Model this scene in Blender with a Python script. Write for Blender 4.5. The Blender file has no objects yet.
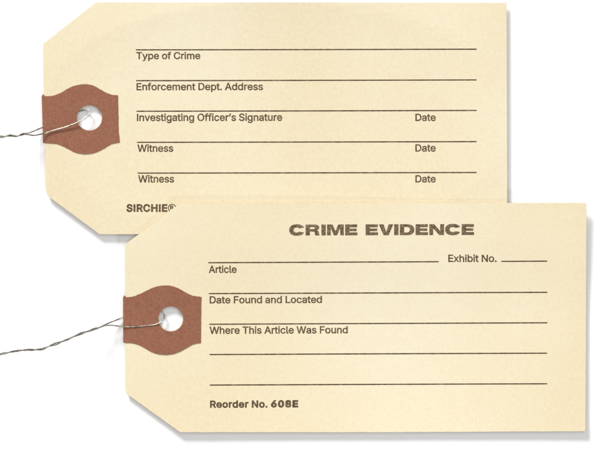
import bpy, bmesh, math, json, random
from mathutils import Vector, noise
from mathutils.geometry import delaunay_2d_cdt

sc = bpy.context.scene
COL = sc.collection
MM = 0.001
S = 0.26 * MM                       # one photo unit is 0.26 mm of card
CX, CY = 300.0, 225.0
CAMH = 1.2

# ------------------------------------------------------------------ camera
cd = bpy.data.cameras.new('camera')
cd.sensor_width = 36.0
cd.lens = 36.0 * (CAMH - 1.4 * MM) / (600 * S)
cd.clip_start = 0.05; cd.clip_end = 100.0
cam = bpy.data.objects.new('camera', cd)
cam.location = (0, 0, CAMH)
COL.objects.link(cam); sc.camera = cam

# ------------------------------------------------------------------ world, lamps, exposure
w = bpy.data.worlds.new('World'); sc.world = w; w.use_nodes = True
bg = w.node_tree.nodes['Background']
bg.inputs['Color'].default_value = (1, 1, 1, 1)
bg.inputs['Strength'].default_value = 0.16

def area(name, d, dist, size, power, col):
    l = bpy.data.lights.new(name, 'AREA'); l.shape = 'DISK' if name != 'softbox' else 'SQUARE'
    l.size = size; l.energy = power; l.color = col
    o = bpy.data.objects.new(name, l); v = Vector(d).normalized()
    o.location = v * dist; o.rotation_euler = v.to_track_quat('Z', 'Y').to_euler()
    COL.objects.link(o); return o
area('key_lamp', (-0.75, 1.6, 1.0), 3.0, 0.85, 102.0, (1.0, 0.99, 0.975))
area('softbox', (0.05, 0.1, 1.0), 3.0, 3.2, 49.0, (0.985, 0.99, 1.0))
area('rim_lamp', (1.0, -1.5, 1.0), 3.0, 0.32, 19.0, (1.0, 0.98, 0.95))

sc.view_settings.view_transform = 'Standard'
sc.view_settings.look = 'None'
sc.view_settings.exposure = 0.0
sc.view_settings.gamma = 1.0

# ------------------------------------------------------------------ materials
def newmat(name):
    m = bpy.data.materials.new(name); m.use_nodes = True
    nt = m.node_tree; b = nt.nodes['Principled BSDF']
    return m, nt, b
def coord(nt):
    return nt.nodes.new('ShaderNodeTexCoord').outputs['Object']
def noise_n(nt, vec, scale, detail=3, rough=0.5, dist=0.0, stretch=None):
    if stretch:
        mp = nt.nodes.new('ShaderNodeMapping'); mp.inputs['Scale'].default_value = stretch
        mp.inputs['Rotation'].default_value = (0, 0, 0.35)
        nt.links.new(vec, mp.inputs['Vector']); vec = mp.outputs['Vector']
    n = nt.nodes.new('ShaderNodeTexNoise')
    n.inputs['Scale'].default_value = scale; n.inputs['Detail'].default_value = detail
    n.inputs['Roughness'].default_value = rough; n.inputs['Distortion'].default_value = dist
    nt.links.new(vec, n.inputs['Vector']); return n.outputs['Fac']
def ramp(nt, fac, a, b):
    r = nt.nodes.new('ShaderNodeMapRange')
    r.inputs['From Min'].default_value = a; r.inputs['From Max'].default_value = b
    nt.links.new(fac, r.inputs['Value']); return r.outputs['Result']
def mix(nt, fac, a, b, mode='MIX'):
    m = nt.nodes.new('ShaderNodeMix'); m.data_type = 'RGBA'; m.blend_type = mode
    for s, v in ((m.inputs[0], fac), (m.inputs[6], a), (m.inputs[7], b)):
        if hasattr(v, 'links'): nt.links.new(v, s)
        elif isinstance(v, (int, float)): s.default_value = v
        else: s.default_value = (*v, 1)
    return m.outputs[2]
def bump(nt, b, h, dist, strength=1.0):
    n = nt.nodes.new('ShaderNodeBump'); n.inputs['Distance'].default_value = dist
    n.inputs['Strength'].default_value = strength
    nt.links.new(h, n.inputs['Height']); nt.links.new(n.outputs['Normal'], b.inputs['Normal'])

def manila(name, off, k):
    P = lambda *c: tuple(v * k for v in c)
    m, nt, b = newmat(name)
    c = coord(nt)
    mp = nt.nodes.new('ShaderNodeMapping'); mp.inputs['Location'].default_value = (off, off * 0.7, 0)
    nt.links.new(c, mp.inputs['Vector']); c = mp.outputs['Vector']
    big = ramp(nt, noise_n(nt, c, 19, 1.5, 0.4, 0.0, (1.2, 0.8, 1.0)), 0.33, 0.67)            # cloudiness, several cm
    mid = ramp(nt, noise_n(nt, c, 260, 3, 0.55), 0.3, 0.7)       # blotches, some mm
    col = mix(nt, big, P(0.778, 0.660, 0.440), P(0.812, 0.742, 0.545))
    col2 = mix(nt, mid, col, mix(nt, 0.26, col, P(0.800, 0.655, 0.445)))
    fib = ramp(nt, noise_n(nt, c, 1400, 3, 0.6, 0.4, (1.0, 0.75, 1.0)), 0.38, 0.62)
    col3 = mix(nt, fib, col2, mix(nt, 0.22, col2, (0.88, 0.81, 0.62)))
    gr = ramp(nt, noise_n(nt, c, 2600, 2, 0.6), 0.56, 0.76)
    col4 = mix(nt, gr, col3, mix(nt, 0.28, col3, (0.55, 0.45, 0.28)))
    nt.links.new(col4, b.inputs['Base Color'])
    b.inputs['Roughness'].default_value = 0.62
    b.inputs['Specular IOR Level'].default_value = 0.12
    bump(nt, b, noise_n(nt, c, 1500, 4, 0.6), 0.00006, 0.5)
    return m
M_CARD_B = manila('manila_paper_back', 0.0, 0.95)
M_CARD_F = manila('manila_paper_front', 0.37, 0.985)

def patch_mat():
    m, nt, b = newmat('red_fibre_paper')
    c = coord(nt)
    a = ramp(nt, noise_n(nt, c, 1700, 4, 0.7, 0.3, (1.0, 0.7, 1.0)), 0.32, 0.68)
    g = ramp(nt, noise_n(nt, c, 420, 2), 0.3, 0.7)
    col = mix(nt, a, (0.232, 0.092, 0.056), (0.328, 0.148, 0.092))
    col = mix(nt, g, col, mix(nt, 0.3, col, (0.285, 0.122, 0.078)))
    sp = ramp(nt, noise_n(nt, c, 2100, 2, 0.5), 0.64, 0.76)
    col = mix(nt, sp, col, mix(nt, 0.45, col, (0.42, 0.24, 0.13)))
    nt.links.new(col, b.inputs['Base Color'])
    b.inputs['Roughness'].default_value = 0.75
    b.inputs['Specular IOR Level'].default_value = 0.1
    bump(nt, b, noise_n(nt, c, 1300, 4, 0.6), 0.00008, 0.5)
    return m
M_PATCH = patch_mat()

def ink_mat(name, dark, light, lo, hi, scale):
    m, nt, b = newmat(name)
    c = coord(nt)
    f = ramp(nt, noise_n(nt, c, scale, 3, 0.6), lo, hi)
    nt.links.new(mix(nt, f, dark, light), b.inputs['Base Color'])
    b.inputs['Roughness'].default_value = 0.6
    b.inputs['Specular IOR Level'].default_value = 0.1
    return m
M_INK = ink_mat('brown_ink', (0.074, 0.048, 0.027), (0.260, 0.187, 0.110), 0.42, 0.75, 2400)
M_RULE = ink_mat('brown_rule_ink', (0.075, 0.047, 0.026), (0.24, 0.17, 0.10), 0.45, 0.8, 900)
M_HEAD = ink_mat('worn_heading_ink', (0.105, 0.070, 0.042), (0.34, 0.255, 0.160), 0.42, 0.74, 2600)

def wire_mat():
    m, nt, b = newmat('bare_steel_wire')
    c = coord(nt)
    f = ramp(nt, noise_n(nt, c, 900, 3, 0.7), 0.36, 0.6)
    nt.links.new(mix(nt, f, (0.62, 0.59, 0.53), (0.22, 0.19, 0.15)), b.inputs['Base Color'])
    b.inputs['Metallic'].default_value = 0.75
    b.inputs['Roughness'].default_value = 0.32
    return m
M_WIRE = wire_mat()

def table_mat():
    m, nt, b = newmat('white_paper_sweep')
    f = noise_n(nt, coord(nt), 6, 2)
    nt.links.new(mix(nt, f, (0.915, 0.918, 0.923), (0.93, 0.932, 0.935)), b.inputs['Base Color'])
    b.inputs['Roughness'].default_value = 0.9
    b.inputs['Specular IOR Level'].default_value = 0.1
    return m

# ------------------------------------------------------------------ helpers
def wx(x, y): return ((x - CX) * S, (CY - y) * S)

def link(name, bm, mat, parent=None, smooth=False):
    me = bpy.data.meshes.new(name); bm.to_mesh(me); bm.free()
    me.materials.append(mat)
    if smooth: me.polygons.foreach_set('use_smooth', [True] * len(me.polygons))
    o = bpy.data.objects.new(name, me); COL.objects.link(o)
    if parent:
        o.parent = parent
        o.matrix_parent_inverse = parent.matrix_world.inverted()
    return o

def inside(p, poly):
    x, y = p; r = False; n = len(poly)
    for i in range(n):
        x1, y1 = poly[i]; x2, y2 = poly[i - 1]
        if (y1 > y) != (y2 > y) and x < (x2 - x1) * (y - y1) / (y2 - y1) + x1: r = not r
    return r
def winding(p, poly):
    x, y = p; wn = 0; n = len(poly)
    for i in range(n):
        x1, y1 = poly[i]; x2, y2 = poly[(i + 1) % n]
        if y1 <= y < y2 or y2 <= y < y1:
            if x < (x2 - x1) * (y - y1) / (y2 - y1) + x1: wn += 1 if y2 > y1 else -1
    return wn
def resample(poly, step):
    out = []
    for i in range(len(poly)):
        a = Vector(poly[i]); b = Vector(poly[(i + 1) % len(poly)])
        n = max(1, int((b - a).length / step))
        for k in range(n): out.append(tuple(a.lerp(b, k / n)))
    return out
def mindist(p, poly):
    return min((p[0] - q[0]) ** 2 + (p[1] - q[1]) ** 2 for q in poly)

def sheet(outer, hole, ztop, thick, step=7.0, jitter=True):
    """a solid sheet of paper in photo units: outline, hole, height function of its top, thickness in metres"""
    o = resample(outer, 3.0)
    h = resample(hole, 1.2) if hole else []
    vs = [Vector(p) for p in o] + [Vector(p) for p in h]
    es = [(i, (i + 1) % len(o)) for i in range(len(o))]
    es += [(len(o) + i, len(o) + (i + 1) % len(h)) for i in range(len(h))]
    x0 = min(p[0] for p in o); x1 = max(p[0] for p in o); y0 = min(p[1] for p in o); y1 = max(p[1] for p in o)
    x = x0 + step / 2
    while x < x1:
        y = y0 + step / 2
        while y < y1:
            p = (x, y)
            if inside(p, o) and mindist(p, o) > 6 and (not h or (not inside(p, h) and mindist(p, h) > 3)):
                vs.append(Vector(p))
            y += step
        x += step
    V, E, F, *_ = delaunay_2d_cdt(vs, es, [], 0, 1e-5)
    bm = bmesh.new(); top = []; bot = []
    for v in V:
        X, Y = wx(v.x, v.y); z = ztop(v.x, v.y)
        top.append(bm.verts.new((X, Y, z))); bot.append(bm.verts.new((X, Y, z - thick)))
    edge_use = {}
    for f in F:
        c = sum((V[i] for i in f), Vector((0, 0))) / len(f)
        if not inside(c, o) or (h and inside(c, h)): continue
        f = list(f)
        a = sum(V[f[i]].x * V[f[(i + 1) % len(f)]].y - V[f[(i + 1) % len(f)]].x * V[f[i]].y for i in range(len(f)))
        if a > 0: f.reverse()                                   # photo y runs down
        bm.faces.new([top[i] for i in f]); bm.faces.new([bot[i] for i in reversed(f)])
        for i in range(len(f)):
            a, b = f[i], f[(i + 1) % len(f)]
            edge_use[(a, b)] = edge_use.get((a, b), 0) + 1
    rim = []
    for (a, b) in edge_use:
        if (b, a) not in edge_use:
            bm.faces.new([top[b], top[a], bot[a], bot[b]])
            rim.append((a, b))
    for v in [v for v in bm.verts if not v.link_faces]: bm.verts.remove(v)
    # soften the cut edge
    re = []
    for (a, b) in rim:
        for q in (top, bot):
            e = bm.edges.get((q[a], q[b]))
            if e: re.append(e)
    bmesh.ops.bevel(bm, geom=re, offset=0.00006, segments=2, profile=0.5, affect='EDGES', clamp_overlap=True)
    bm.normal_update()
    return bm

def catmull(pts, n=8, closed=False):
    out = []; N = len(pts)
    D = len(pts[0])
    rng = range(N if closed else N - 1)
    for i in rng:
        P = [pts[(i + k) % N] if closed else pts[min(max(i + k, 0), N - 1)] for k in (-1, 0, 1, 2)]
        for k in range(n):
            t = k / n
            out.append(tuple(0.5 * (2 * P[1][d] + (P[2][d] - P[0][d]) * t + (2 * P[0][d] - 5 * P[1][d] + 4 * P[2][d] - P[3][d]) * t * t
                        + (3 * P[1][d] - P[0][d] - 3 * P[2][d] + P[3][d]) * t ** 3) for d in range(D)))
    if not closed: out.append(tuple(pts[-1]))
    return out

# ------------------------------------------------------------------ height of the two gently dished cards (underside, metres)
T = 0.36 * MM
def z_back(x, y):
    u = abs(x - 275) / 232; v = abs(y - 118) / 116
    return MM * (0.12 + 1.05 * min(1.0, u ** 2.0 + v ** 2.4) + 0.02 * noise.noise(Vector((x * .012, y * .012, 0))))
def z_front(x, y):
    u = (x - 356) / 231; v = (y - 330) / 102
    f = 1.05 * v ** 2.4 if v > 0 else 1.62 * (math.sqrt(v * v + 0.04) - 0.2)
    g = 0.95 * abs(u) ** (1.3 if u < 0 else 2.4) * (1 - 0.6 * min(1, max(0, -v)))
    f += 0.22 * max(0.0, 1 - abs(v + 0.86) / 0.62) ** 2 * (3 - 2 * max(0.0, 1 - abs(v + 0.86) / 0.62)) if v < 0 else 0.0
    return MM * (0.12 + max(f, 0) + g * (1 - 0.8 * min(1, max(0, v) ** 2.4)))
top_b = lambda x, y: z_back(x, y) + T
top_f = lambda x, y: z_front(x, y) + T

# ------------------------------------------------------------------ the surface
bm = bmesh.new()
bmesh.ops.create_circle(bm, cap_ends=True, segments=96, radius=2.6)
g = link('table_surface', bm, table_mat()); g['kind'] = 'structure'

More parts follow.
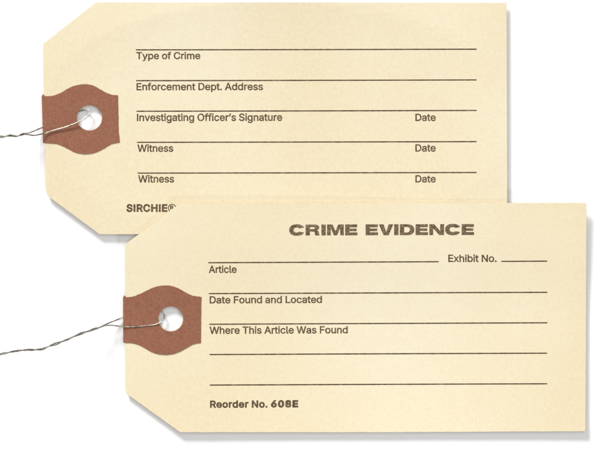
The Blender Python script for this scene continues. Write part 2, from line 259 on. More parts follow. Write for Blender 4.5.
# ------------------------------------------------------------------ lettering
GLY = json.loads(r'''{" ":[188,[]],"'":[206,[[[78,318,95,318,75,381],[70,509,73,445,92,509],[136,509,114,509,133,445],[128,318,131,381,112,318]]]],".":[188,[[[95,-4,108,-4,83,-4],[63,9,72,0,54,18],[50,41,50,28,50,54],[63,73,54,65,72,82],[95,87,83,87,108,87],[128,73,119,82,137,65],[141,41,141,54,141,28],[128,9,137,18,119,0]]]],"0":[453,[[[227,-7,264,-7,189,-7],[130,24,157,3,103,45],[69,113,83,74,55,152],[48,254,48,199,48,309],[69,395,55,356,83,434],[130,484,104,464,157,505],[227,516,189,516,264,516],[323,484,296,505,350,464],[384,395,370,434,398,356],[405,254,405,309,405,199],[384,113,398,152,370,74],[323,24,350,45,297,3]],[[227,50,202,50,252,50],[290,74,273,58,308,90],[330,144,321,113,339,174],[344,254,344,211,344,297],[330,365,339,334,321,395],[290,435,308,419,273,451],[227,460,252,460,202,460],[163,435,180,451,146,419],[123,365,132,395,114,334],[109,254,109,297,109,211],[123,144,114,174,132,113],[163,74,146,90,180,58]]]],"6":[453,[[[226,-7,258,-7,195,-7],[142,15,167,0,118,29],[84,74,98,49,71,100],[64,162,64,129,64,186],[80,239,69,212,91,266],[137,340,110,300,176,396],[252,509,214,453,276,509],[322,509,299,509,265,426],[151,261,208,344,149,261],[145,261,147,261,150,271],[165,288,157,280,174,296],[196,307,184,302,207,312],[235,314,221,314,266,314],[316,295,293,308,339,282],[370,240,357,263,382,216],[389,157,389,189,389,125],[368,73,382,97,354,48],[310,14,334,28,286,0]],[[226,48,207,48,246,48],[279,63,264,53,294,72],[314,101,306,85,323,118],[327,157,327,136,327,178],[314,213,323,197,306,230],[279,251,294,242,264,261],[226,265,246,265,207,265],[174,252,189,261,159,243],[138,214,147,230,129,198],[125,158,125,179,125,137],[138,102,129,118,147,85],[174,63,159,72,189,53]]]],"8":[453,[[[226,-7,260,-7,192,-7],[136,11,162,-1,109,24],[74,62,89,40,59,83],[52,135,52,108,52,157],[65,195,56,177,74,213],[101,241,86,229,116,253],[153,265,133,261,153,265],[153,267,153,266,128,273],[93,308,108,287,78,329],[70,380,70,353,70,406],[90,450,77,429,104,470],[146,498,122,486,169,510],[226,516,196,516,256,516],[306,498,283,510,329,486],[361,450,348,470,375,429],[382,380,382,406,382,353],[359,308,374,329,344,287],[300,267,325,273,300,266],[300,265,300,265,319,261],[351,241,336,253,366,229],[387,195,378,213,396,177],[401,135,401,157,401,108],[378,62,393,83,364,40],[317,11,343,24,291,-1]],[[226,49,204,49,249,49],[285,60,268,53,301,68],[323,91,314,78,332,105],[337,139,337,121,337,158],[322,189,332,174,313,203],[283,223,300,214,266,231],[226,235,247,235,205,235],[169,223,186,231,152,214],[130,189,139,203,120,174],[115,139,115,158,115,121],[129,91,120,105,138,78],[167,60,151,68,184,53]],[[226,290,208,290,244,290],[274,300,260,293,288,307],[307,330,299,318,315,343],[319,376,319,358,319,393],[308,420,315,407,300,433],[275,449,289,443,261,456],[226,460,245,460,208,460],[177,449,191,456,163,443],[145,420,152,433,137,407],[133,376,133,393,133,358],[145,330,137,343,152,318],[178,300,163,307,192,293]]]],"A":[480,[[[16,0,39,0,78,170],[201,509,140,339,226,509],[276,509,251,509,338,339],[463,0,401,170,440,0],[395,0,418,0,359,101],[287,302,323,202,281,321],[264,372,273,344,255,400],[232,478,245,435,236,478],[245,478,241,478,233,435],[213,371,222,399,204,343],[191,302,196,320,155,202],[85,0,120,101,62,0]],[[110,142,197,142,110,161],[110,199,110,180,197,199],[370,199,283,199,370,180],[370,142,370,161,283,142]]]],"C":[510,[[[267,-7,293,-7,223,-7],[150,25,184,4,116,46],[70,115,89,76,50,154],[40,254,40,201,40,308],[70,393,50,354,89,432],[150,484,116,462,184,505],[267,516,223,516,293,516],[340,504,317,512,363,497],[402,471,384,486,420,457],[448,418,436,439,460,398],[473,348,468,374,451,348],[408,348,430,348,404,366],[389,395,398,381,381,408],[357,428,370,419,345,438],[315,449,331,444,300,454],[267,456,284,456,236,456],[184,432,208,448,159,417],[125,364,139,394,111,334],[103,254,103,297,103,211],[125,145,111,175,140,115],[184,76,159,92,209,61],[267,53,236,53,284,53],[315,60,300,55,331,65],[357,81,345,71,370,90],[389,114,381,101,398,128],[408,160,404,143,430,160],[473,160,451,160,469,135],[448,91,460,111,436,70],[402,38,421,52,384,23],[341,5,363,12,318,-3]]]],"D":[502,[[[219,0,271,0,178,0],[96,0,137,0,96,19],[96,57,96,38,136,57],[215,57,175,57,256,57],[318,81,291,65,345,97],[379,149,366,119,392,179],[399,255,399,214,399,296],[379,361,392,331,366,390],[320,428,346,412,293,444],[221,452,260,452,178,452],[93,452,136,452,93,471],[93,509,93,490,137,509],[225,509,181,509,275,509],[353,478,317,499,388,458],[433,391,415,429,452,353],[462,255,462,308,462,202],[433,119,452,157,414,81],[351,31,387,51,314,10]],[[125,509,103,509,125,339],[125,0,125,170,103,0],[60,0,82,0,60,170],[60,509,60,339,82,509]]]],"E":[419,[[[60,0,165,0,60,170],[60,509,60,339,164,509],[372,509,268,509,372,490],[372,452,372,471,290,452],[125,452,207,452,125,396],[125,286,125,341,202,286],[355,286,278,286,355,267],[355,229,355,248,278,229],[125,229,202,229,125,172],[125,57,125,114,208,57],[375,57,292,57,375,38],[375,0,375,19,270,0]]]],"F":[410,[[[60,0,82,0,60,170],[60,509,60,339,163,509],[369,509,266,509,369,490],[369,452,369,471,288,452],[125,452,206,452,125,394],[125,278,125,336,198,278],[346,278,272,278,346,259],[346,221,346,240,272,221],[125,221,198,221,125,147],[125,0,125,74,103,0]]]],"H":[517,[[[60,0,82,0,60,170],[60,509,60,339,82,509],[125,509,103,509,125,435],[125,289,125,362,214,289],[392,289,303,289,392,362],[392,509,392,435,414,509],[457,509,435,509,457,339],[457,0,457,170,435,0],[392,0,414,0,392,77],[392,232,392,155,303,232],[125,232,214,232,125,155],[125,0,125,77,103,0]]]],"I":[300,[[[31,0,111,0,31,19],[31,57,31,38,60,57],[118,57,89,57,118,189],[118,452,118,320,89,452],[31,452,60,452,31,471],[31,509,31,490,111,509],[269,509,190,509,269,490],[269,452,269,471,240,452],[183,452,212,452,183,320],[183,57,183,189,212,57],[269,57,240,57,269,38],[269,0,269,19,190,0]]]],"L":[393,[[[60,0,160,0,60,170],[60,509,60,339,82,509],[125,509,103,509,125,358],[125,57,125,208,203,57],[361,57,282,57,361,38],[361,0,361,19,261,0]]]],"N":[523,[[[60,0,82,0,60,170],[60,509,60,339,85,509],[136,509,111,509,205,400],[343,183,274,291,349,174],[363,151,355,164,370,138],[388,107,379,123,396,90],[414,55,405,73,411,55],[405,54,408,54,403,72],[401,108,401,90,400,126],[399,157,399,142,399,172],[399,195,399,185,399,300],[399,509,399,404,420,509],[463,509,442,509,463,339],[463,0,463,170,438,0],[387,0,412,0,325,97],[202,290,264,193,194,303],[177,331,186,316,169,345],[148,381,159,362,137,400],[108,452,123,424,111,453],[119,454,115,453,120,428],[122,384,121,405,123,362],[124,328,124,344,125,312],[125,291,125,300,125,194],[125,0,125,97,103,0]]]],"O":[533,[[[267,-7,311,-7,223,-7],[150,25,184,4,116,46],[70,115,90,76,50,154],[40,254,40,201,40,308],[70,393,50,354,90,432],[150,484,116,462,184,505],[267,516,223,516,311,516],[384,484,350,505,418,462],[464,393,444,432,483,354],[493,254,493,308,493,201],[464,115,483,154,444,76],[384,25,418,46,350,4]],[[267,53,236,53,297,53],[349,76,325,61,374,91],[408,144,394,114,423,174],[430,254,430,211,430,298],[408,365,423,335,394,395],[349,433,374,417,325,448],[267,456,297,456,236,456],[184,433,209,448,159,417],[125,364,140,394,111,334],[103,254,103,297,103,211],[125,144,111,174,140,114],[184,76,159,92,209,61]]]],"R":[449,[[[60,0,82,0,60,170],[60,509,60,339,119,509],[236,509,177,509,275,509],[333,489,307,502,359,475],[390,433,378,457,403,410],[409,352,409,382,409,321],[390,271,403,295,378,248],[333,217,359,230,307,204],[236,198,275,198,189,198],[96,198,143,198,96,217],[96,255,96,236,142,255],[234,255,188,255,260,255],[298,267,281,259,314,275],[334,300,326,286,341,315],[345,352,345,332,345,372],[334,405,341,390,326,420],[298,440,314,431,281,448],[233,452,259,452,197,452],[125,452,161,452,125,301],[125,0,125,151,103,0]],[[353,0,378,0,312,76],[230,229,271,153,254,229],[303,229,279,229,344,153],[428,0,386,76,403,0]]]],"S":[447,[[[224,-9,263,-9,187,-9],[128,9,155,-3,100,21],[64,60,79,38,49,82],[38,137,40,107,60,137],[104,137,82,137,106,117],[123,88,112,101,134,75],[166,59,149,65,184,52],[224,49,203,49,247,49],[286,60,268,53,304,68],[329,92,319,78,340,105],[346,139,346,121,346,155],[332,179,341,169,323,189],[296,205,311,198,281,211],[245,222,264,217,224,228],[184,239,204,234,142,251],[86,289,109,268,63,311],[52,372,52,339,52,401],[75,448,60,426,90,469],[138,498,111,486,164,510],[227,516,194,516,261,516],[316,498,290,510,342,486],[377,449,362,469,392,428],[401,378,400,404,380,378],[337,378,358,378,335,403],[302,437,323,423,281,451],[225,459,256,459,203,459],[167,448,184,455,151,441],[129,418,138,431,120,406],[115,376,115,391,115,358],[131,334,120,344,142,323],[169,308,154,314,184,302],[212,293,199,297,230,289],[264,279,247,284,279,275],[312,264,295,270,328,257],[359,238,344,248,373,227],[395,198,385,214,404,181],[408,139,408,162,408,111],[386,64,401,86,372,41],[323,11,351,24,296,-2]]]],"T":[449,[[[32,452,85,452,32,471],[32,509,32,490,160,509],[417,509,288,509,417,490],[417,452,417,471,363,452],[257,452,310,452,257,301],[257,0,257,151,235,0],[193,0,214,0,193,151],[193,452,193,301,139,452]]]],"W":[686,[[[155,0,180,0,109,170],[16,509,63,339,38,509],[82,509,60,509,109,404],[163,196,136,300,168,179],[175,145,172,163,179,128],[187,94,183,111,190,76],[197,40,194,58,194,40],[189,40,192,40,193,58],[200,94,196,76,203,111],[211,145,207,128,215,163],[224,196,220,179,251,300],[306,509,279,404,331,509],[380,509,355,509,407,404],[462,196,434,300,466,179],[474,145,470,163,478,128],[486,94,482,111,490,76],[497,40,494,58,494,40],[488,40,491,40,492,58],[499,94,495,76,502,111],[510,145,506,128,515,163],[523,196,519,179,550,300],[603,509,576,404,625,509],[670,509,647,509,623,339],[530,0,577,170,505,0],[455,0,480,0,426,108],[368,323,397,215,362,344],[351,391,357,367,346,416],[336,475,341,444,341,475],[350,475,345,475,345,445],[335,395,340,419,330,371],[318,323,324,347,289,215],[230,0,260,108,205,0]]]],"a":[389,[[[160,-9,182,-9,136,-9],[94,5,114,-4,75,14],[48,45,59,27,36,62],[30,108,30,83,30,130],[43,161,35,147,52,175],[78,193,63,185,92,201],[125,211,108,207,143,215],[178,220,160,218,201,223],[234,227,219,225,248,228],[265,235,258,231,272,239],[276,255,276,245,276,255],[276,257,276,256,276,272],[267,297,273,286,261,308],[240,322,252,316,228,328],[196,331,213,331,178,331],[149,322,162,328,136,317],[118,301,126,309,110,292],[100,274,104,283,80,280],[41,291,61,285,50,314],[79,346,62,332,95,360],[133,375,113,369,153,381],[194,384,173,384,208,384],[239,379,223,383,255,376],[286,360,271,370,301,351],[322,320,313,338,332,303],[337,251,337,280,337,168],[337,0,337,84,317,0],[277,0,297,0,277,17],[277,52,277,35,275,52],[272,52,274,52,268,43],[252,25,261,34,243,15],[215,1,230,7,200,-5]],[[170,45,155,45,193,45],[228,59,212,50,243,68],[263,93,255,79,271,107],[276,138,276,122,276,155],[276,190,276,173,273,187],[259,182,268,184,251,180],[231,176,242,178,221,174],[200,171,210,172,190,170],[175,168,182,169,161,166],[134,159,147,163,121,154],[103,139,111,148,96,131],[92,105,92,119,92,92],[102,72,95,81,109,63],[130,52,118,57,142,48]]]],"b":[424,[[[229,-8,261,-8,206,-8],[172,4,187,-4,158,12],[138,31,146,21,129,42],[118,59,123,51,116,59],[112,59,114,59,112,39],[112,0,112,20,92,0],[53,0,72,0,53,170],[53,509,53,339,73,509],[114,509,93,509,114,446],[114,319,114,382,115,319],[118,319,117,319,123,327],[137,346,129,336,145,356],[171,373,157,365,186,381],[229,384,205,384,261,384],[313,361,289,376,337,345],[370,293,356,322,383,263],[390,189,390,229,390,149],[370,84,383,114,356,55],[313,16,337,32,289,0]],[[220,47,197,47,244,47],[279,66,263,53,295,78],[316,117,308,95,324,138],[328,189,328,162,328,216],[316,261,324,240,308,282],[280,311,296,299,264,324],[220,330,244,330,197,330],[161,312,177,324,145,300],[125,263,133,284,117,242],[113,189,113,217,113,161],[125,115,117,136,133,94],[162,65,146,77,178,53]]]],"c":[396,[[[207,-8,226,-8,173,-8],[117,16,143,0,91,33],[56,85,71,56,41,114],[34,187,34,149,34,227],[56,291,41,262,71,321],[117,360,91,343,143,376],[207,384,173,384,226,384],[260,377,243,382,276,372],[305,356,292,365,319,347],[340,322,330,335,350,309],[362,277,357,294,342,272],[303,262,322,267,300,272],[290,289,296,281,285,297],[270,311,278,305,262,317],[242,325,253,322,232,328],[207,330,220,330,182,330],[145,310,161,323,129,297],[108,258,116,280,100,237],[96,187,96,213,96,162],[108,117,100,139,116,96],[145,66,129,79,161,53],[207,46,182,46,220,46],[243,52,232,48,253,55],[271,66,263,60,279,72],[292,89,286,80,297,97],[304,117,301,107,324,112],[363,102,343,107,358,85],[341,56,351,70,332,43],[306,21,320,31,293,12],[261,-1,277,4,244,-6]]]],"d":[424,[[[195,-8,219,-8,164,-8],[111,16,136,0,87,32],[55,84,68,55,41,114],[34,189,34,149,34,229],[55,293,41,263,69,322],[112,361,88,345,136,376],[196,384,164,384,219,384],[253,373,238,381,268,365],[287,346,279,356,296,336],[306,319,302,327,308,319],[311,319,309,319,311,382],[311,509,311,446,331,509],[372,509,351,509,372,339],[372,0,372,170,352,0],[313,0,332,0,313,20],[313,59,313,39,311,59],[307,59,309,59,302,51],[287,31,295,42,278,21],[252,4,267,12,238,-4]],[[205,47,181,47,227,47],[263,65,247,53,279,77],[299,115,291,94,308,136],[312,189,312,161,312,217],[300,263,308,242,292,284],[263,312,279,300,247,324],[205,330,228,330,181,330],[145,311,161,324,129,299],[108,261,116,282,100,240],[96,189,96,216,96,162],[109,117,100,138,117,95],[145,66,129,78,161,53]]]],"e":[404,[[[212,-8,238,-8,175,-8],[117,16,143,0,90,33],[56,85,70,56,41,114],[34,187,34,148,34,226],[55,290,41,260,69,319],[115,359,89,343,141,376],[205,384,171,384,226,384],[266,374,246,381,285,367],[319,341,303,356,335,326],[357,282,348,306,366,258],[371,194,371,228,371,186],[371,169,371,178,272,169],[75,169,174,169,75,187],[75,221,75,204,163,221],[338,221,250,221,329,215],[310,202,319,208,310,227],[298,269,306,249,290,288],[263,314,278,303,247,325],[205,330,228,330,182,330],[146,313,163,325,130,302],[109,270,118,288,100,251],[96,211,96,232,96,200],[96,178,96,189,96,150],[110,106,101,126,120,87],[151,61,134,72,168,51],[212,46,189,46,228,46],[254,53,241,48,266,57],[285,73,277,64,294,82],[306,105,301,93,325,101],[365,91,345,96,359,71],[335,39,349,54,321,24],[283,4,303,13,262,-4]]]],"f":[254,[[[228,379,154,379,228,362],[228,327,228,344,154,327],[6,327,80,327,6,344],[6,379,6,362,80,379]],[[81,0,101,0,81,144],[81,432,81,288,81,453],[96,486,86,471,106,500],[135,519,119,511,152,526],[187,530,169,530,201,530],[222,527,213,529,232,525],[243,521,238,523,238,503],[227,468,233,486,224,470],[215,472,220,471,210,473],[195,474,203,474,176,474],[154,460,163,469,146,451],[142,419,142,437,142,279],[142,0,142,140,121,0]]]],"g":[425,[[[207,-151,238,-151,179,-151],[134,-140,155,-147,113,-132],[82,-110,96,-123,69,-98],[51,-69,58,-84,67,-60],[101,-41,84,-50,107,-49],[122,-66,113,-57,130,-75],[154,-88,141,-82,168,-94],[207,-97,186,-97,238,-97],[282,-75,263,-90,302,-60],[311,-6,311,-37,311,19],[311,68,311,44,310,68],[306,68,308,68,301,60],[287,41,295,51,278,32],[252,16,267,23,238,8],[195,5,219,5,164,5],[113,27,137,12,88,41],[55,90,69,62,41,118],[34,191,34,152,34,230],[55,293,41,264,69,322],[112,361,88,345,137,376],[196,384,165,384,220,384],[253,373,239,381,268,365],[288,346,280,356,297,336],[308,319,303,327,309,319],[313,319,311,319,313,339],[313,379,313,359,333,379],[372,379,353,379,372,250],[372,-9,372,121,372,-42],[350,-90,365,-69,335,-111],[291,-136,316,-126,266,-146]],[[205,59,181,59,228,59],[264,75,248,64,280,86],[300,121,292,101,308,141],[312,193,312,165,312,220],[300,264,308,243,292,284],[264,312,280,301,248,324],[205,330,228,330,181,330],[145,312,161,324,129,299],[109,262,117,283,100,242],[96,193,96,219,96,166],[109,123,100,143,117,103],[145,76,129,87,162,65]]]],"h":[410,[[[114,227,114,249,114,151],[114,0,114,76,93,0],[53,0,73,0,53,170],[53,509,53,339,73,509],[114,509,93,509,114,435],[114,287,114,361,110,287],[102,287,106,287,114,322],[152,362,131,347,174,377],[227,384,199,384,253,384],[295,369,276,379,315,358],[341,321,330,342,352,299],[357,240,357,273,357,160],[357,0,357,80,337,0],[296,0,316,0,296,78],[296,235,296,157,296,265],[273,304,288,288,258,321],[210,329,237,329,192,329],[161,317,175,325,146,309],[126,283,135,298,118,267]]]],"i":[167,[[[53,0,73,0,53,126],[53,379,53,253,73,379],[114,379,93,379,114,253],[114,0,114,126,93,0]],[[84,443,95,443,72,443],[54,455,62,447,45,462],[41,483,41,472,41,494],[54,512,45,504,62,520],[84,524,72,524,95,524],[114,512,106,520,122,504],[126,483,126,494,126,472],[114,455,122,462,106,447]]]],"l":[189,[[[139,-2,147,-2,110,-2],[74,20,88,5,60,35],[53,84,53,57,53,226],[53,509,53,367,73,509],[114,509,93,509,114,372],[114,99,114,235,114,81],[120,62,116,69,125,55],[146,52,133,52,152,52],[160,53,157,52,164,53],[170,54,167,54,173,37],[181,3,177,20,175,1],[162,-1,169,0,154,-2]]]],"m":[610,[[[53,0,73,0,53,126],[53,379,53,253,72,379],[112,379,92,379,112,351],[112,295,112,323,111,295],[108,295,109,295,113,316],[132,346,121,332,144,359],[172,376,157,369,187,383],[219,386,203,386,247,386],[287,361,270,378,305,344],[321,295,316,322,318,295],[312,295,315,295,317,313],[337,343,325,329,349,357],[381,375,364,367,398,382],[437,386,416,386,459,386],[497,372,479,381,515,362],[541,328,530,348,551,309],[557,255,557,285,557,170],[557,0,557,85,536,0],[496,0,516,0,496,85],[496,254,496,169,496,281],[473,313,488,301,457,325],[419,330,439,330,402,330],[374,320,387,327,362,313],[345,290,352,303,339,278],[335,247,335,263,335,165],[335,0,335,82,315,0],[274,0,295,0,274,87],[274,260,274,173,274,281],[253,311,267,298,239,324],[199,330,221,330,185,330],[158,320,171,327,144,313],[126,289,134,303,118,276],[114,238,114,258,114,159],[114,0,114,79,93,0]]]],"n":[410,[[[114,227,114,249,114,151],[114,0,114,76,93,0],[53,0,73,0,53,126],[53,379,53,253,72,379],[112,379,92,379,112,349],[112,287,112,318,109,287],[102,287,106,287,114,322],[152,362,131,347,174,377],[227,384,199,384,253,384],[295,369,276,379,314,358],[341,321,330,342,352,299],[357,240,357,273,357,160],[357,0,357,80,337,0],[296,0,316,0,296,78],[296,235,296,157,296,265],[273,304,288,288,258,321],[210,329,237,329,192,329],[161,317,175,325,146,309],[126,283,135,298,118,267]]]],"o":[415,[[[207,-8,242,-8,173,-8],[117,16,143,0,91,33],[56,85,71,56,41,114],[34,187,34,149,34,227],[56,291,41,262,71,321],[117,360,91,343,143,376],[207,384,173,384,242,384],[299,360,273,376,325,343],[359,291,345,321,374,262],[381,187,381,227,381,149],[359,85,374,114,345,56],[299,16,325,33,273,0]],[[207,46,182,46,233,46],[270,66,254,53,287,79],[307,117,299,96,315,139],[319,187,319,162,319,213],[307,258,315,236,299,280],[270,310,287,297,254,323],[207,330,233,330,182,330],[145,310,161,323,129,297],[108,258,116,280,100,237],[96,187,96,213,96,162],[108,117,100,139,116,96],[145,66,129,79,161,53]]]],"p":[424,[[[53,-143,73,-143,53,31],[53,379,53,205,72,379],[112,379,92,379,112,359],[112,319,112,339,114,319],[118,319,116,319,123,327],[137,346,129,336,145,356],[171,373,157,365,186,381],[229,384,205,384,261,384],[313,361,289,376,337,345],[370,293,356,322,383,263],[390,189,390,229,390,149],[370,84,383,114,356,55],[313,16,337,32,289,0],[229,-8,261,-8,206,-8],[173,4,187,-4,158,12],[138,31,146,21,130,42],[118,59,123,51,117,59],[114,59,115,59,114,-8],[114,-143,114,-76,93,-143]],[[220,47,197,47,244,47],[279,66,263,53,295,78],[316,117,308,95,324,138],[328,189,328,162,328,216],[316,261,324,240,308,282],[280,311,296,299,264,324],[220,330,244,330,197,330],[161,312,177,324,145,300],[125,263,133,284,117,242],[113,189,113,217,113,161],[125,115,117,136,133,94],[162,65,146,77,178,53]]]],"r":[259,[[[53,0,73,0,53,126],[53,379,53,253,72,379],[112,379,92,379,112,360],[112,321,112,340,113,321],[115,321,114,321,122,340],[152,367,135,355,170,379],[213,385,190,385,218,385],[229,384,223,385,235,384],[243,384,240,384,243,363],[243,322,243,343,242,323],[230,324,237,323,223,325],[207,326,215,326,189,326],[159,315,173,322,145,307],[126,284,134,297,118,270],[114,237,114,255,114,158],[114,0,114,79,93,0]]]],"s":[365,[[[182,-8,211,-8,156,-8],[112,3,133,-4,92,11],[62,38,75,23,49,53],[36,94,40,72,55,98],[94,107,74,102,99,86],[124,60,109,70,139,50],[181,45,158,45,208,45],[244,62,229,51,260,74],[268,103,268,87,268,116],[254,136,263,127,245,144],[212,155,231,151,191,160],[149,170,170,165,115,178],[72,208,89,191,55,225],[47,274,47,247,47,296],[65,332,53,315,77,348],[115,370,94,361,136,380],[187,384,160,384,213,384],[254,372,235,380,272,365],[299,339,287,353,310,325],[324,290,319,309,305,286],[268,277,287,281,263,292],[243,316,255,304,230,327],[187,333,212,333,165,333],[131,317,146,327,116,306],[109,277,109,293,109,263],[124,243,114,252,134,235],[172,223,150,228,191,218],[229,209,210,214,264,201],[306,171,290,188,323,154],[331,107,331,133,331,84],[312,47,325,64,300,30],[260,6,282,16,237,-3]]]],"t":[227,[[[204,379,138,379,204,362],[204,327,204,344,138,327],[6,327,72,327,6,344],[6,379,6,362,72,379]],[[65,471,65,345,85,471],[126,471,106,471,126,347],[126,98,126,222,126,81],[136,61,129,69,143,54],[170,50,154,50,174,50],[185,51,179,50,191,52],[202,54,197,53,206,36],[213,2,209,19,207,0],[192,-3,200,-2,184,-4],[168,-4,176,-4,136,-4],[92,21,110,4,74,38],[65,93,65,62,65,219]]]],"u":[410,[[[182,-5,211,-5,157,-5],[115,11,134,0,95,21],[69,59,80,37,58,80],[53,139,53,107,53,219],[53,379,53,299,73,379],[114,379,93,379,114,301],[114,144,114,222,114,114],[137,75,121,91,152,58],[200,50,173,50,218,50],[249,62,235,54,264,70],[283,97,275,81,292,112],[296,153,296,131,296,228],[296,379,296,304,316,379],[357,379,337,379,357,253],[357,0,357,126,337,0],[298,0,318,0,298,31],[298,92,298,61,301,92],[307,92,304,92,295,57],[257,17,279,32,235,2]]]],"v":[389,[[[163,0,184,0,114,126],[17,379,66,253,40,379],[84,379,62,379,111,305],[165,155,138,230,174,132],[187,87,181,110,193,64],[206,21,199,42,198,21],[184,21,191,21,191,42],[203,87,197,64,209,110],[224,155,216,132,251,230],[305,379,278,305,327,379],[371,379,349,379,323,253],[226,0,275,126,205,0]]]],"x":[379,[[[21,0,44,0,71,73],[171,218,121,145,171,202],[171,171,171,187,124,240],[29,379,76,310,52,379],[100,379,76,379,116,355],[147,306,132,330,160,287],[179,253,170,270,188,237],[207,206,198,221,197,206],[175,206,186,206,185,221],[202,253,194,237,211,270],[233,306,221,287,249,330],[282,379,266,355,305,379],[352,379,328,379,304,309],[209,169,256,239,209,184],[209,214,209,199,258,143],[358,0,308,71,334,0],[287,0,310,0,268,28],[231,85,249,57,219,103],[200,136,209,120,191,152],[173,182,182,167,183,182],[205,182,194,182,195,167],[178,136,186,152,170,120],[148,85,160,103,129,57],[91,0,110,28,68,0]]]],"y":[389,[[[47,-139,51,-140,52,-121],[61,-86,57,-103,65,-86],[71,-87,68,-87,83,-90],[104,-89,94,-91,114,-87],[130,-74,122,-82,138,-66],[151,-36,145,-53,155,-24],[163,-1,159,-13,114,126],[17,379,66,252,40,379],[84,379,62,379,111,305],[165,155,138,230,174,132],[187,87,181,109,193,64],[206,21,199,42,198,21],[184,21,191,21,190,42],[202,87,196,64,209,110],[224,155,216,132,251,230],[305,379,278,305,327,379],[371,379,349,379,316,234],[204,-58,260,88,196,-78],[177,-107,187,-94,166,-120],[139,-136,153,-129,125,-142],[91,-145,109,-145,81,-145],[65,-143,72,-144,57,-142]]]],"’":[177,[[[52,318,67,318,62,382],[82,509,72,445,105,509],[151,509,128,509,133,445],[98,318,116,382,83,318]]]]}''')
def flatten(spl, n=5):
    out = []; N = len(spl)
    for i in range(N):
        a = spl[i]; b = spl[(i + 1) % N]
        p0, p1, p2, p3 = Vector(a[0:2]), Vector(a[4:6]), Vector(b[2:4]), Vector(b[0:2])
        d = p3 - p0
        if d.length < 1e-6: continue
        dev = max(abs(d.cross(p1 - p0)), abs(d.cross(p2 - p0))) / d.length
        m = 1 if dev < 2 else n
        for k in range(m):
            t = k / m
            out.append((1 - t) ** 3 * p0 + 3 * (1 - t) ** 2 * t * p1 + 3 * (1 - t) * t * t * p2 + t ** 3 * p3)
    return out
def sarea(p): return 0.5 * sum(p[i].x * p[(i + 1) % len(p)].y - p[(i + 1) % len(p)].x * p[i].y for i in range(len(p)))
def grow(p, d, sign):
    """move a closed outline outwards by d (font units)"""
    out = []; N = len(p)
    for i in range(N):
        e1 = p[i] - p[i - 1]; e2 = p[(i + 1) % N] - p[i]
        if e1.length < 1e-6 or e2.length < 1e-6: out.append(p[i]); continue
        e1.normalize(); e2.normalize()
        n1 = Vector((e1.y, -e1.x)); n2 = Vector((e2.y, -e2.x))
        m = n1 + n2
        if m.length < 0.2: out.append(p[i] + n1 * d * sign); continue
        m.normalize(); c = max(0.5, m.dot(n1))
        out.append(p[i] + m * (d * sign / c))
    return out
def union_fill(polys):
    """triangles of the union of outlines (non-zero winding)"""
    vs = []; es = []
    for p in polys:
        k = len(vs); vs += [Vector(q) for q in p]; es += [(k + i, k + (i + 1) % len(p)) for i in range(len(p))]
    V, E, F, *_ = delaunay_2d_cdt(vs, es, [], 0, 1e-4)
    tri = []
    for f in F:
        c = sum((V[i] for i in f), Vector((0, 0))) / len(f)
        if sum(winding(c, p) for p in polys) != 0: tri.append(tuple(f))
    return V, tri
def rect(x0, y0, x1, y1): return [Vector((x0, y0)), Vector((x1, y0)), Vector((x1, y1)), Vector((x0, y1))]
CACHE = {}
CAP = 521.0                                                        # cap height of the outlines above; x-units share it
def glyph(ch, wt):
    if (ch, wt) in CACHE: return CACHE[(ch, wt)]
    if ch == ' ': r = (200 + wt, [], [])
    elif ch == 'I':
        V, t = union_fill([rect(58, -wt, 58 + 65 + 2 * wt, 509 + wt)]); r = (184 + 2 * wt, V, t)
    elif ch == '\u00ae':
        R = 305; c = (330, 256); th = 66
        o = [Vector((c[0] + R * math.cos(a * math.tau / 32), c[1] + R * math.sin(a * math.tau / 32))) for a in range(32)]
        i_ = [Vector((c[0] + (R - th) * math.cos(-a * math.tau / 32), c[1] + (R - th) * math.sin(-a * math.tau / 32))) for a in range(32)]
        P = [o, i_]
        for s in GLY['R'][1]:
            q = flatten(s); sg = 1 if SIGN > 0 else -1
            q = grow(q, 40, SIGN)
            q = [Vector((c[0] - 125 + (v.x - 60) * 0.55, c[1] - 88 + v.y * 0.5)) for v in q]
            if SIGN < 0: q.reverse()
            P.append(q)
        V, t = union_fill(P); r = (680, V, t)
    else:
        adv, spl = GLY[ch]
        P = [grow(flatten(s), wt, SIGN) for s in spl]
        P = [[v + Vector((wt, 0)) for v in p] for p in P]
        V, t = union_fill(P); r = (adv + 2 * wt, V, t)
    CACHE[(ch, wt)] = r
    return r
_l = flatten(GLY['l'][1][0]); SIGN = 1 if sarea(_l) > 0 else -1    # outer outlines: growth direction

INK = 0.022 * MM
def put_text(name, s, x0, x1, base, cap, wt, ztop, parent, mat=None, slope=0.0, capu=509.0, track=-40.0):
    """a line of print whose ink runs from x0 to x1, standing on 'base', with capitals 'cap' high"""
    pen = 0; xs = []; items = []
    for ch in s:
        adv, V, t = glyph(ch, wt)
        items.append((pen, V, t)); xs += [pen + v.x for v in V]; pen += adv + track
    a, b = min(xs), max(xs); kx = (x1 - x0) / (b - a); ky = 1.04 * cap / (capu + 2 * wt)
    bm = bmesh.new()
    for pen, V, t in items:
        vv = []
        for v in V:
            px = x0 + (pen + v.x - a) * kx; py = base - (v.y + wt) * ky + slope * (px - x0)
            X, Y = wx(px, py); vv.append(bm.verts.new((X, Y, ztop(px, py) + INK)))
        for f in t:
            try: fc = bm.faces.new([vv[i] for i in f])
            except ValueError: continue
    for v in [v for v in bm.verts if not v.link_faces]: bm.verts.remove(v)
    bm.normal_update()
    for f in bm.faces:
        if f.normal.z < 0: f.normal_flip()
    return link(name, bm, mat or M_INK, parent)

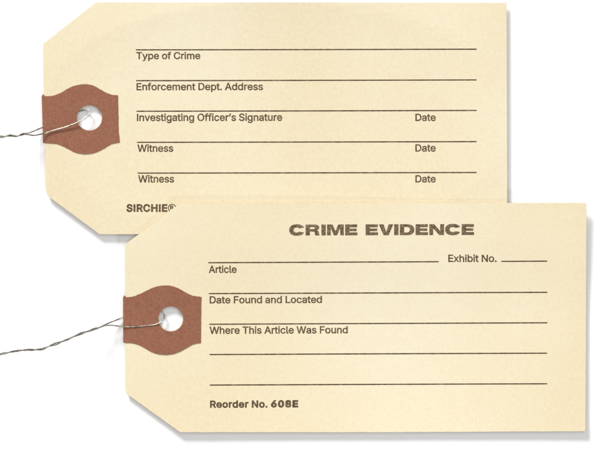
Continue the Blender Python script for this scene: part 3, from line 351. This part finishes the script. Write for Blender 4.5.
def rule(x0, y0, x1, y1, wd, ztop, parent, seed=0):
    bm = bmesh.new(); n = int((x1 - x0) / 3) + 1; prev = None
    for i in range(n + 1):
        t = i / n; x = x0 + (x1 - x0) * t; y = y0 + (y1 - y0) * t
        h = wd / 2 * (1 + 0.16 * noise.noise(Vector((x * 0.35, seed * 7.3, 0))))
        cur = []
        for yy in (y - h, y + h):
            X, Y = wx(x, yy); cur.append(bm.verts.new((X, Y, ztop(x, yy) + INK)))
        if prev: bm.faces.new([prev[1], cur[1], cur[0], prev[0]])
        prev = cur
    bm.normal_update()
    return link('ruled_line', bm, M_RULE, parent)

# heading: a wide black grotesque, drawn by hand (capital height 100)
def poly(*p): return [Vector(q) for q in p]
def ccw(p): return p if sarea(p) > 0 else list(reversed(p))
def cw(p): return p if sarea(p) < 0 else list(reversed(p))
def superarc(cx, cy, rx, ry, a0, a1, n=18, e=2.35):
    out = []
    for i in range(n + 1):
        a = math.radians(a0 + (a1 - a0) * i / n); c, s = math.cos(a), math.sin(a)
        out.append(Vector((cx + rx * math.copysign(abs(c) ** (2 / e), c), cy + ry * math.copysign(abs(s) ** (2 / e), s))))
    return out
HEAD = {
 'I': (42, [ccw(poly((4, 0), (38, 0), (38, 100), (4, 100)))]),
 'E': (104, [ccw(poly((4, 0), (100, 0), (100, 27), (37, 27), (37, 38), (94, 38), (94, 62), (37, 62), (37, 73), (98, 73), (98, 100), (4, 100)))]),
 'M': (140, [ccw(poly((4, 0), (33, 0), (33, 68), (57, 0), (83, 0), (107, 68), (107, 0), (136, 0), (136, 100), (92, 100), (70, 38), (48, 100), (4, 100)))]),
 'V': (112, [ccw(poly((36, 0), (76, 0), (112, 100), (76, 100), (56.5, 30), (37, 100), (0, 100)))]),
 'N': (122, [ccw(poly((4, 0), (34, 0), (34, 62), (80, 0), (118, 0), (118, 100), (88, 100), (88, 38), (42, 100), (4, 100)))]),
 'D': (120, [ccw(poly((4, 0), (60, 0)) + superarc(60, 50, 56, 50, -88, 88) + poly((60, 100), (4, 100))),
             cw(poly((38, 25), (58, 25)) + superarc(58, 50, 24, 25, -85, 85, 12) + poly((58, 75), (38, 75)))]),
 'R': (122, [ccw(poly((4, 0), (38, 0), (38, 36), (56, 36)) + poly((70, 34), (76, 26), (77, 10), (80, 0), (114, 0), (114, 5), (110, 12), (109, 28), (103, 40), (92, 46), (106, 55), (111, 70), (108, 85), (98, 95), (82, 100), (4, 100))),
             cw(poly((38, 58), (66, 58), (75, 61), (77, 68), (75, 75), (66, 77), (38, 77)))]),
 'C': (124, [ccw(superarc(62, 50, 60, 52, 22, 338, 34) + superarc(62, 50, 25, 22, 322, 38, 22))]),
}
def put_heading(words, base, cap, ztop, parent, slope):
    bm = bmesh.new()
    for s, x0, x1 in words:
        pen = 0; items = []
        for ch in s:
            adv, P = HEAD[ch]; V, t = union_fill(P); items.append((pen, V, t)); pen += adv + 2
        xs = [p + v.x for p, V, t in items for v in V]; a, b = min(xs), max(xs); kx = (x1 - x0) / (b - a)
        for p, V, t in items:
            vv = []
            for v in V:
                px = x0 + (p + v.x - a) * kx; py = base - v.y * cap / 100 + slope * (px - 289)
                X, Y = wx(px, py); vv.append(bm.verts.new((X, Y, ztop(px, py) + INK)))
            for f in t: bm.faces.new([vv[i] for i in f])
    for v in [v for v in bm.verts if not v.link_faces]: bm.verts.remove(v)
    bm.normal_update()
    for f in bm.faces:
        if f.normal.z < 0: f.normal_flip()
    return link('printed_heading', bm, M_HEAD, parent)

# ------------------------------------------------------------------ tags
def tag_root(name, label, group, x, y):
    o = bpy.data.objects.new(name, None); X, Y = wx(x, y); o.location = (X, Y, 0)
    o.empty_display_size = 0.01; COL.objects.link(o)
    o['label'] = label; o['category'] = 'evidence tag'; o['group'] = group
    bpy.context.view_layer.update()
    return o
def circle(cx, cy, r, n=64, wob=0.0, seed=0):
    return [(cx + (r + wob * noise.noise(Vector((math.cos(i * math.tau / n) * 3, math.sin(i * math.tau / n) * 3, seed)))) * math.cos(i * math.tau / n),
             cy + (r + wob * noise.noise(Vector((math.cos(i * math.tau / n) * 3, math.sin(i * math.tau / n) * 3, seed + 5)))) * math.sin(i * math.tau / n)) for i in range(n)]
def rough(poly_, amp, seed):
    return [(x + amp * noise.noise(Vector((x * .9, y * .9, seed))), y + amp * noise.noise(Vector((x * .9, y * .9, seed + 9)))) for x, y in resample(poly_, 1.5)]

def patch(parent, top_edge, right_edge, bottom_edge, fold_x, hole, zt, zb, edge_x, seed):
    PT = 0.15 * MM
    outline = catmull(top_edge, 6) + catmull(right_edge, 4)[1:] + catmull(bottom_edge, 6)[1:]
    outline = rough(outline, 0.35, seed)
    ya = top_edge[0][1]; yb = bottom_edge[-1][1]
    hl = circle(hole[0], hole[1], hole[2] + 0.25, 64, 0.12, seed)
    m1 = sheet(outline, hl, lambda x, y: zt(x, y) + PT, PT - 0.004 * MM, 5.0)
    m2 = sheet(outline, hl, lambda x, y: zb(x, y) - 0.004 * MM, PT - 0.004 * MM, 5.0)
    me = bpy.data.meshes.new('tmp'); m2.to_mesh(me); m2.free(); m1.from_mesh(me); bpy.data.meshes.remove(me)
    # the fold that wraps the card's left edge: a rounded band
    n = 26; m = 8; rows = []
    for i in range(n + 1):
        y = ya - 1.6 + (yb - ya + 1.6) * i / n
        ex = edge_x(y) ; ztp = zt(ex, y) + PT; zbt = zb(ex, y) - PT; zm = (ztp + zbt) / 2; hh = (ztp - zbt) / 2
        fx = fold_x(y) + 0.18 * noise.noise(Vector((0, y * .5, seed)))
        fx = max(fx, ex - 2.4)
        ring = []
        tuck = 0.9 if i == 0 else 0.0
        for k in range(m + 1):
            a = math.pi / 2 + math.pi * k / m
            px = ex + 0.4 + (ex + 0.4 - fx - tuck) * math.cos(a)
            X, Y = wx(px, y); ring.append(m1.verts.new((X, Y, zm + hh * (1 - 0.3 * (i == 0)) * math.sin(a))))
        rows.append(ring)
    for i in range(n):
        for k in range(m):
            m1.faces.new([rows[i][k], rows[i][k + 1], rows[i + 1][k + 1], rows[i + 1][k]])
    m1.faces.new(list(reversed(rows[0]))); m1.faces.new(rows[-1])
    m1.normal_update()
    return link('reinforcement_patch', m1, M_PATCH, parent)

GRP = 'manila evidence tags'
# ---- back tag
tb = tag_root('evidence_tag', 'cream manila tag with signature, witness and date lines, half tucked under the other tag', GRP, 275, 118)
ob = rough(catmull([(43.2, 43.8), (43.5, 78), (44.4, 112), (45.3, 144), (45.7, 180)], 5) + catmull([(45.7, 182), (46.2, 189), (47.2, 194.6), (50.0, 197.6)], 5)[1:]
           + [(99.5, 234.2), (300, 234.4), (507.3, 234.3), (507.0, 120), (506.6, 2.8), (300, 2.4), (96.2, 2.4)], 0.12, 1)
HB = (89.4, 117.9, 12.4); HF = (170.7, 318.9, 12.2)
link('card', sheet(ob, circle(*HB, 64, 0.25, 2), top_b, T), M_CARD_B, tb)
PT = 0.15 * MM
patch(tb, [(44.0, 96.2), (52, 95.9), (60, 93.2), (68, 88.6), (75, 85.6), (84, 84.2), (92, 85.2), (99, 88.6), (106, 92.6), (112, 94.7), (118, 95.2)],
      [(118, 95.2), (118.3, 110), (118.7, 130), (120, 142.4)],
      [(120, 142.4), (112, 144), (105, 148), (98, 151.6), (91, 153.8), (84, 154.2), (76, 152.9), (68, 149), (61, 145.4), (55, 143.8), (45.3, 143.2)],
      lambda y: 41.6 + (y - 94) * 0.028, HB, top_b, z_back, lambda y: 44.0 + (y - 96) * 0.028, 3)
for i, (xa, ya, yb, s, xb, xbase, capt) in enumerate([
        (135.8, 49.8, 49.2, 'Type of Crime', 200.3, 59.2, 6.9),
        (136.0, 80.6, 79.9, 'Enforcement Dept. Address', 263.0, 90.3, 7.1),
        (136.4, 111.2, 110.4, "Investigating Officer\u2019s Signature", 282.2, 121.1, 7.2),
        (136.8, 142.3, 141.6, 'Witness', 173.2, 151.9, 7.2),
        (137.6, 173.1, 172.5, 'Witness', 174.1, 182.6, 7.2)]):
    rule(xa, ya, 476.6, yb, 1.2, top_b, tb, i)
    put_text('printed_caption', s, xa + 0.4, xb, xbase, capt, 18, top_b, tb, slope=-0.002)
for yb in (121.0, 151.6, 182.5):
    put_text('printed_caption', 'Date', 415.4, 435.8, yb, 7.1, 18, top_b, tb, slope=-0.002)
put_text('printed_maker_name', 'SIRCHIE\u00ae', 126.4, 176.3, 211.9, 7.5, 38, top_b, tb)

# ---- front tag
tf = tag_root('evidence_tag', 'cream manila tag headed CRIME EVIDENCE, lying on top of the other tag', GRP, 356, 318)
of = rough([(125.0, 249), (125.2, 320), (125.6, 392.8), (127.2, 394.2), (180.2, 432.2), (380, 432.2), (585.4, 431.2), (586.0, 320), (586.2, 204), (585.2, 202.8), (380, 203.4), (179.7, 203.7)]
           + [(126.8, 243.4), (125.5, 245.4)], 0.12, 4)
link('card', sheet(of, circle(*HF, 64, 0.25, 6), top_f, T), M_CARD_F, tf)
patch(tf, [(125.1, 297.2), (132, 296.7), (140, 294), (148, 290), (155, 286.9), (164.3, 285.4), (173, 286.3), (180, 289.2), (188, 293.6), (194, 296), (201.4, 296.9)],
      [(201.4, 296.9), (201.2, 312), (201.0, 330), (201.0, 343)],
      [(201.0, 343), (193, 344.6), (186, 348.4), (178, 352.6), (171, 354.4), (163.5, 354.9), (155, 353.4), (147, 349.6), (140, 345.6), (133, 343.4), (125.3, 342.9)],
      lambda y: 123.0 + (y - 296) * 0.004, HF, top_f, z_front, lambda y: 125.1 + (y - 296) * 0.004, 8)
put_heading([('CRIME', 289.2, 357.4), ('EVIDENCE', 365.6, 474.0)], 235.5, 10.9, top_f, tf, -0.003)
rule(208.3, 262.7, 438.6, 261.7, 1.2, top_f, tf, 10)
rule(501.2, 261.4, 547.2, 261.1, 1.2, top_f, tf, 11)
put_text('printed_caption', 'Exhibit No.', 448.2, 496.6, 262.0, 7.1, 18, top_f, tf)
for i, (xa, ya, yb) in enumerate([(208.8, 293.6, 292.3), (209.2, 324.3, 322.8), (209.5, 354.6, 353.2), (209.7, 385.1, 383.8)]):
    rule(xa, ya, 547.3, yb, 1.2, top_f, tf, 12 + i)
put_text('printed_caption', 'Article', 208.7, 236.6, 273.0, 7.1, 18, top_f, tf, slope=-0.003)
put_text('printed_caption', 'Date Found and Located', 209.6, 322.0, 303.5, 7.0, 18, top_f, tf, slope=-0.004)
put_text('printed_caption', 'Where This Article Was Found', 209.4, 347.8, 334.0, 7.1, 18, top_f, tf, slope=-0.004)
put_text('printed_caption', 'Reorder No.', 210.0, 267.6, 407.9, 7.1, 34, top_f, tf, slope=-0.003)
put_text('printed_caption', '608E', 270.9, 298.2, 407.6, 7.1, 52, top_f, tf, slope=-0.003)

# ------------------------------------------------------------------ tie wires
def tube(path, r, seg=10):
    """path: world points"""
    bm = bmesh.new(); rings = []; N = len(path); up = Vector((0, 0, 1)); prev_n = None
    for i in range(N):
        t = (path[min(i + 1, N - 1)] - path[max(i - 1, 0)]).normalized()
        n = prev_n - t * prev_n.dot(t) if prev_n is not None else up - t * up.dot(t)
        n.normalize(); prev_n = n; b = t.cross(n)
        rr = r * (1 + 0.06 * noise.noise(path[i] * 900))
        rings.append([bm.verts.new(path[i] + (n * math.cos(a) + b * math.sin(a)) * rr) for a in [math.tau * k / seg for k in range(seg)]])
    for i in range(N - 1):
        for k in range(seg):
            bm.faces.new([rings[i][k], rings[i][(k + 1) % seg], rings[i + 1][(k + 1) % seg], rings[i + 1][k]])
    bm.faces.new(list(reversed(rings[0]))); bm.faces.new(rings[-1])
    bmesh.ops.recalc_face_normals(bm, faces=bm.faces)
    return bm
def W(x, y, z):                                                    # z in mm; keeps the photo's bearing for raised wire
    X, Y = wx(x, y); k = (CAMH - z * MM) / (CAMH - 1.4 * MM)
    return Vector((X * k, Y * k, z * MM))
def twisted(core, r, half, phase, twist_on):
    c = catmull(core, 14); A = []; B = []; d = 0.0
    for i, (x, y, z) in enumerate(c):
        if i: d += math.dist(c[i][:2], c[i - 1][:2])
        j = min(i + 1, len(c) - 1); k = max(j - 1, 0)
        tx, ty = c[j][0] - c[k][0], c[j][1] - c[k][1]; L = math.hypot(tx, ty) or 1; nx, ny = -ty / L, tx / L
        ph = math.pi * (d / half) + phase + 0.5 * noise.noise(Vector((x * .08, 3, phase)))
        rad = r * twist_on(x)
        o = rad * math.cos(ph); h = rad * math.sin(ph)
        wob = 0.4 * noise.noise(Vector((x * .13, 0, phase))); o *= 1 + 0.5 * noise.noise(Vector((x * .1, 7, phase)))
        A.append(W(x + nx * o, y + ny * o + wob, z + h * 0.26)); B.append(W(x - nx * o, y - ny * o + wob, z - h * 0.26))
    return A, B
RW = 0.17 * MM

# wire of the back tag
core = [(-46, 139.5, 19), (-25, 137, 15.5), (-8, 136.8, 12), (3, 136.7, 9.6), (10, 135.8, 8.1), (17, 136.0, 6.7), (24, 133.8, 5.5)]
A, B = twisted(core, 0.58, 12.0, 0.4, lambda x: 1.0)
over = [(28.5, 134.6, 4.7), (34, 135.4, 3.7), (40, 134.3, 2.8), (46, 132.8, 2.15), (55, 130.0, 1.98), (65, 127.2, 2.0), (73, 124.2, 2.1), (79, 121.6, 2.2), (84, 119.0, 2.15), (88, 115.8, 1.9), (90.0, 112.6, 1.6), (88.6, 110.0, 1.25), (84.8, 109.7, 0.9), (80.5, 110.9, 0.6), (75, 113.5, 0.45),
        (62, 119.5, 0.32), (50, 124.5, 0.40), (42, 127.6, 0.9), (34, 131.0, 2.7), (28, 133.2, 4.6)]
path = A + [W(*p) for p in catmull(over, 10)] + list(reversed(B))
bm = tube(path, RW)
ow = link('tie_wire', bm, M_WIRE, None, True)
ow['label'] = 'bare steel wire twisted and looped through the hole of the back tag'; ow['category'] = 'wire'; ow['group'] = 'steel tie wires'

# wire of the front tag
core = [(-46, 363, 25), (-20, 358.5, 22), (0, 354.4, 19.5), (12, 351.8, 17.8), (25, 350.1, 16), (38, 349.6, 14), (44, 348.3, 13), (51, 345.6, 12), (60, 342.2, 10.6), (70, 338.4, 9), (82, 333.2, 7.1), (93, 329.6, 5.4), (101, 326.9, 4.2)]
A, B = twisted(core, 0.66, 13.5, 1.1, lambda x: 1.0 if x > 42 else 0.9)
over = [(105, 325.5, 3.6), (111, 325.3, 2.8), (117, 325.9, 2.25), (123, 326.7, 1.9), (131, 326.8, 1.7), (140, 326.3, 1.56), (148, 325.5, 1.48), (154, 324.9, 1.5), (158.5, 323.3, 1.55), (162.3, 320.6, 1.5), (164.3, 317, 1.35), (163.4, 313.4, 1.1), (160.2, 310.8, 0.75), (156, 310.0, 0.42),
        (148, 311.5, 0.32), (135, 314.4, 0.45), (124, 317.2, 0.75), (117, 319.8, 1.3), (110, 322.5, 2.2), (105, 324.6, 3.5)]
path = A + [W(*p) for p in catmull(over, 10)] + list(reversed(B))
bm = tube(path, RW)
ow = link('tie_wire', bm, M_WIRE, None, True)
ow['label'] = 'bare steel wire twisted and looped through the hole of the front tag'; ow['category'] = 'wire'; ow['group'] = 'steel tie wires'

# clearance check while building: the front card must lie on, not in, the back card
mn = min(z_front(x, y) - top_b(x, y) for x in range(127, 507, 4) for y in range(204, 235, 2) if (y - 203.6) > (179.7 - x) * 0.753)
print('clearance mm', mn / MM)
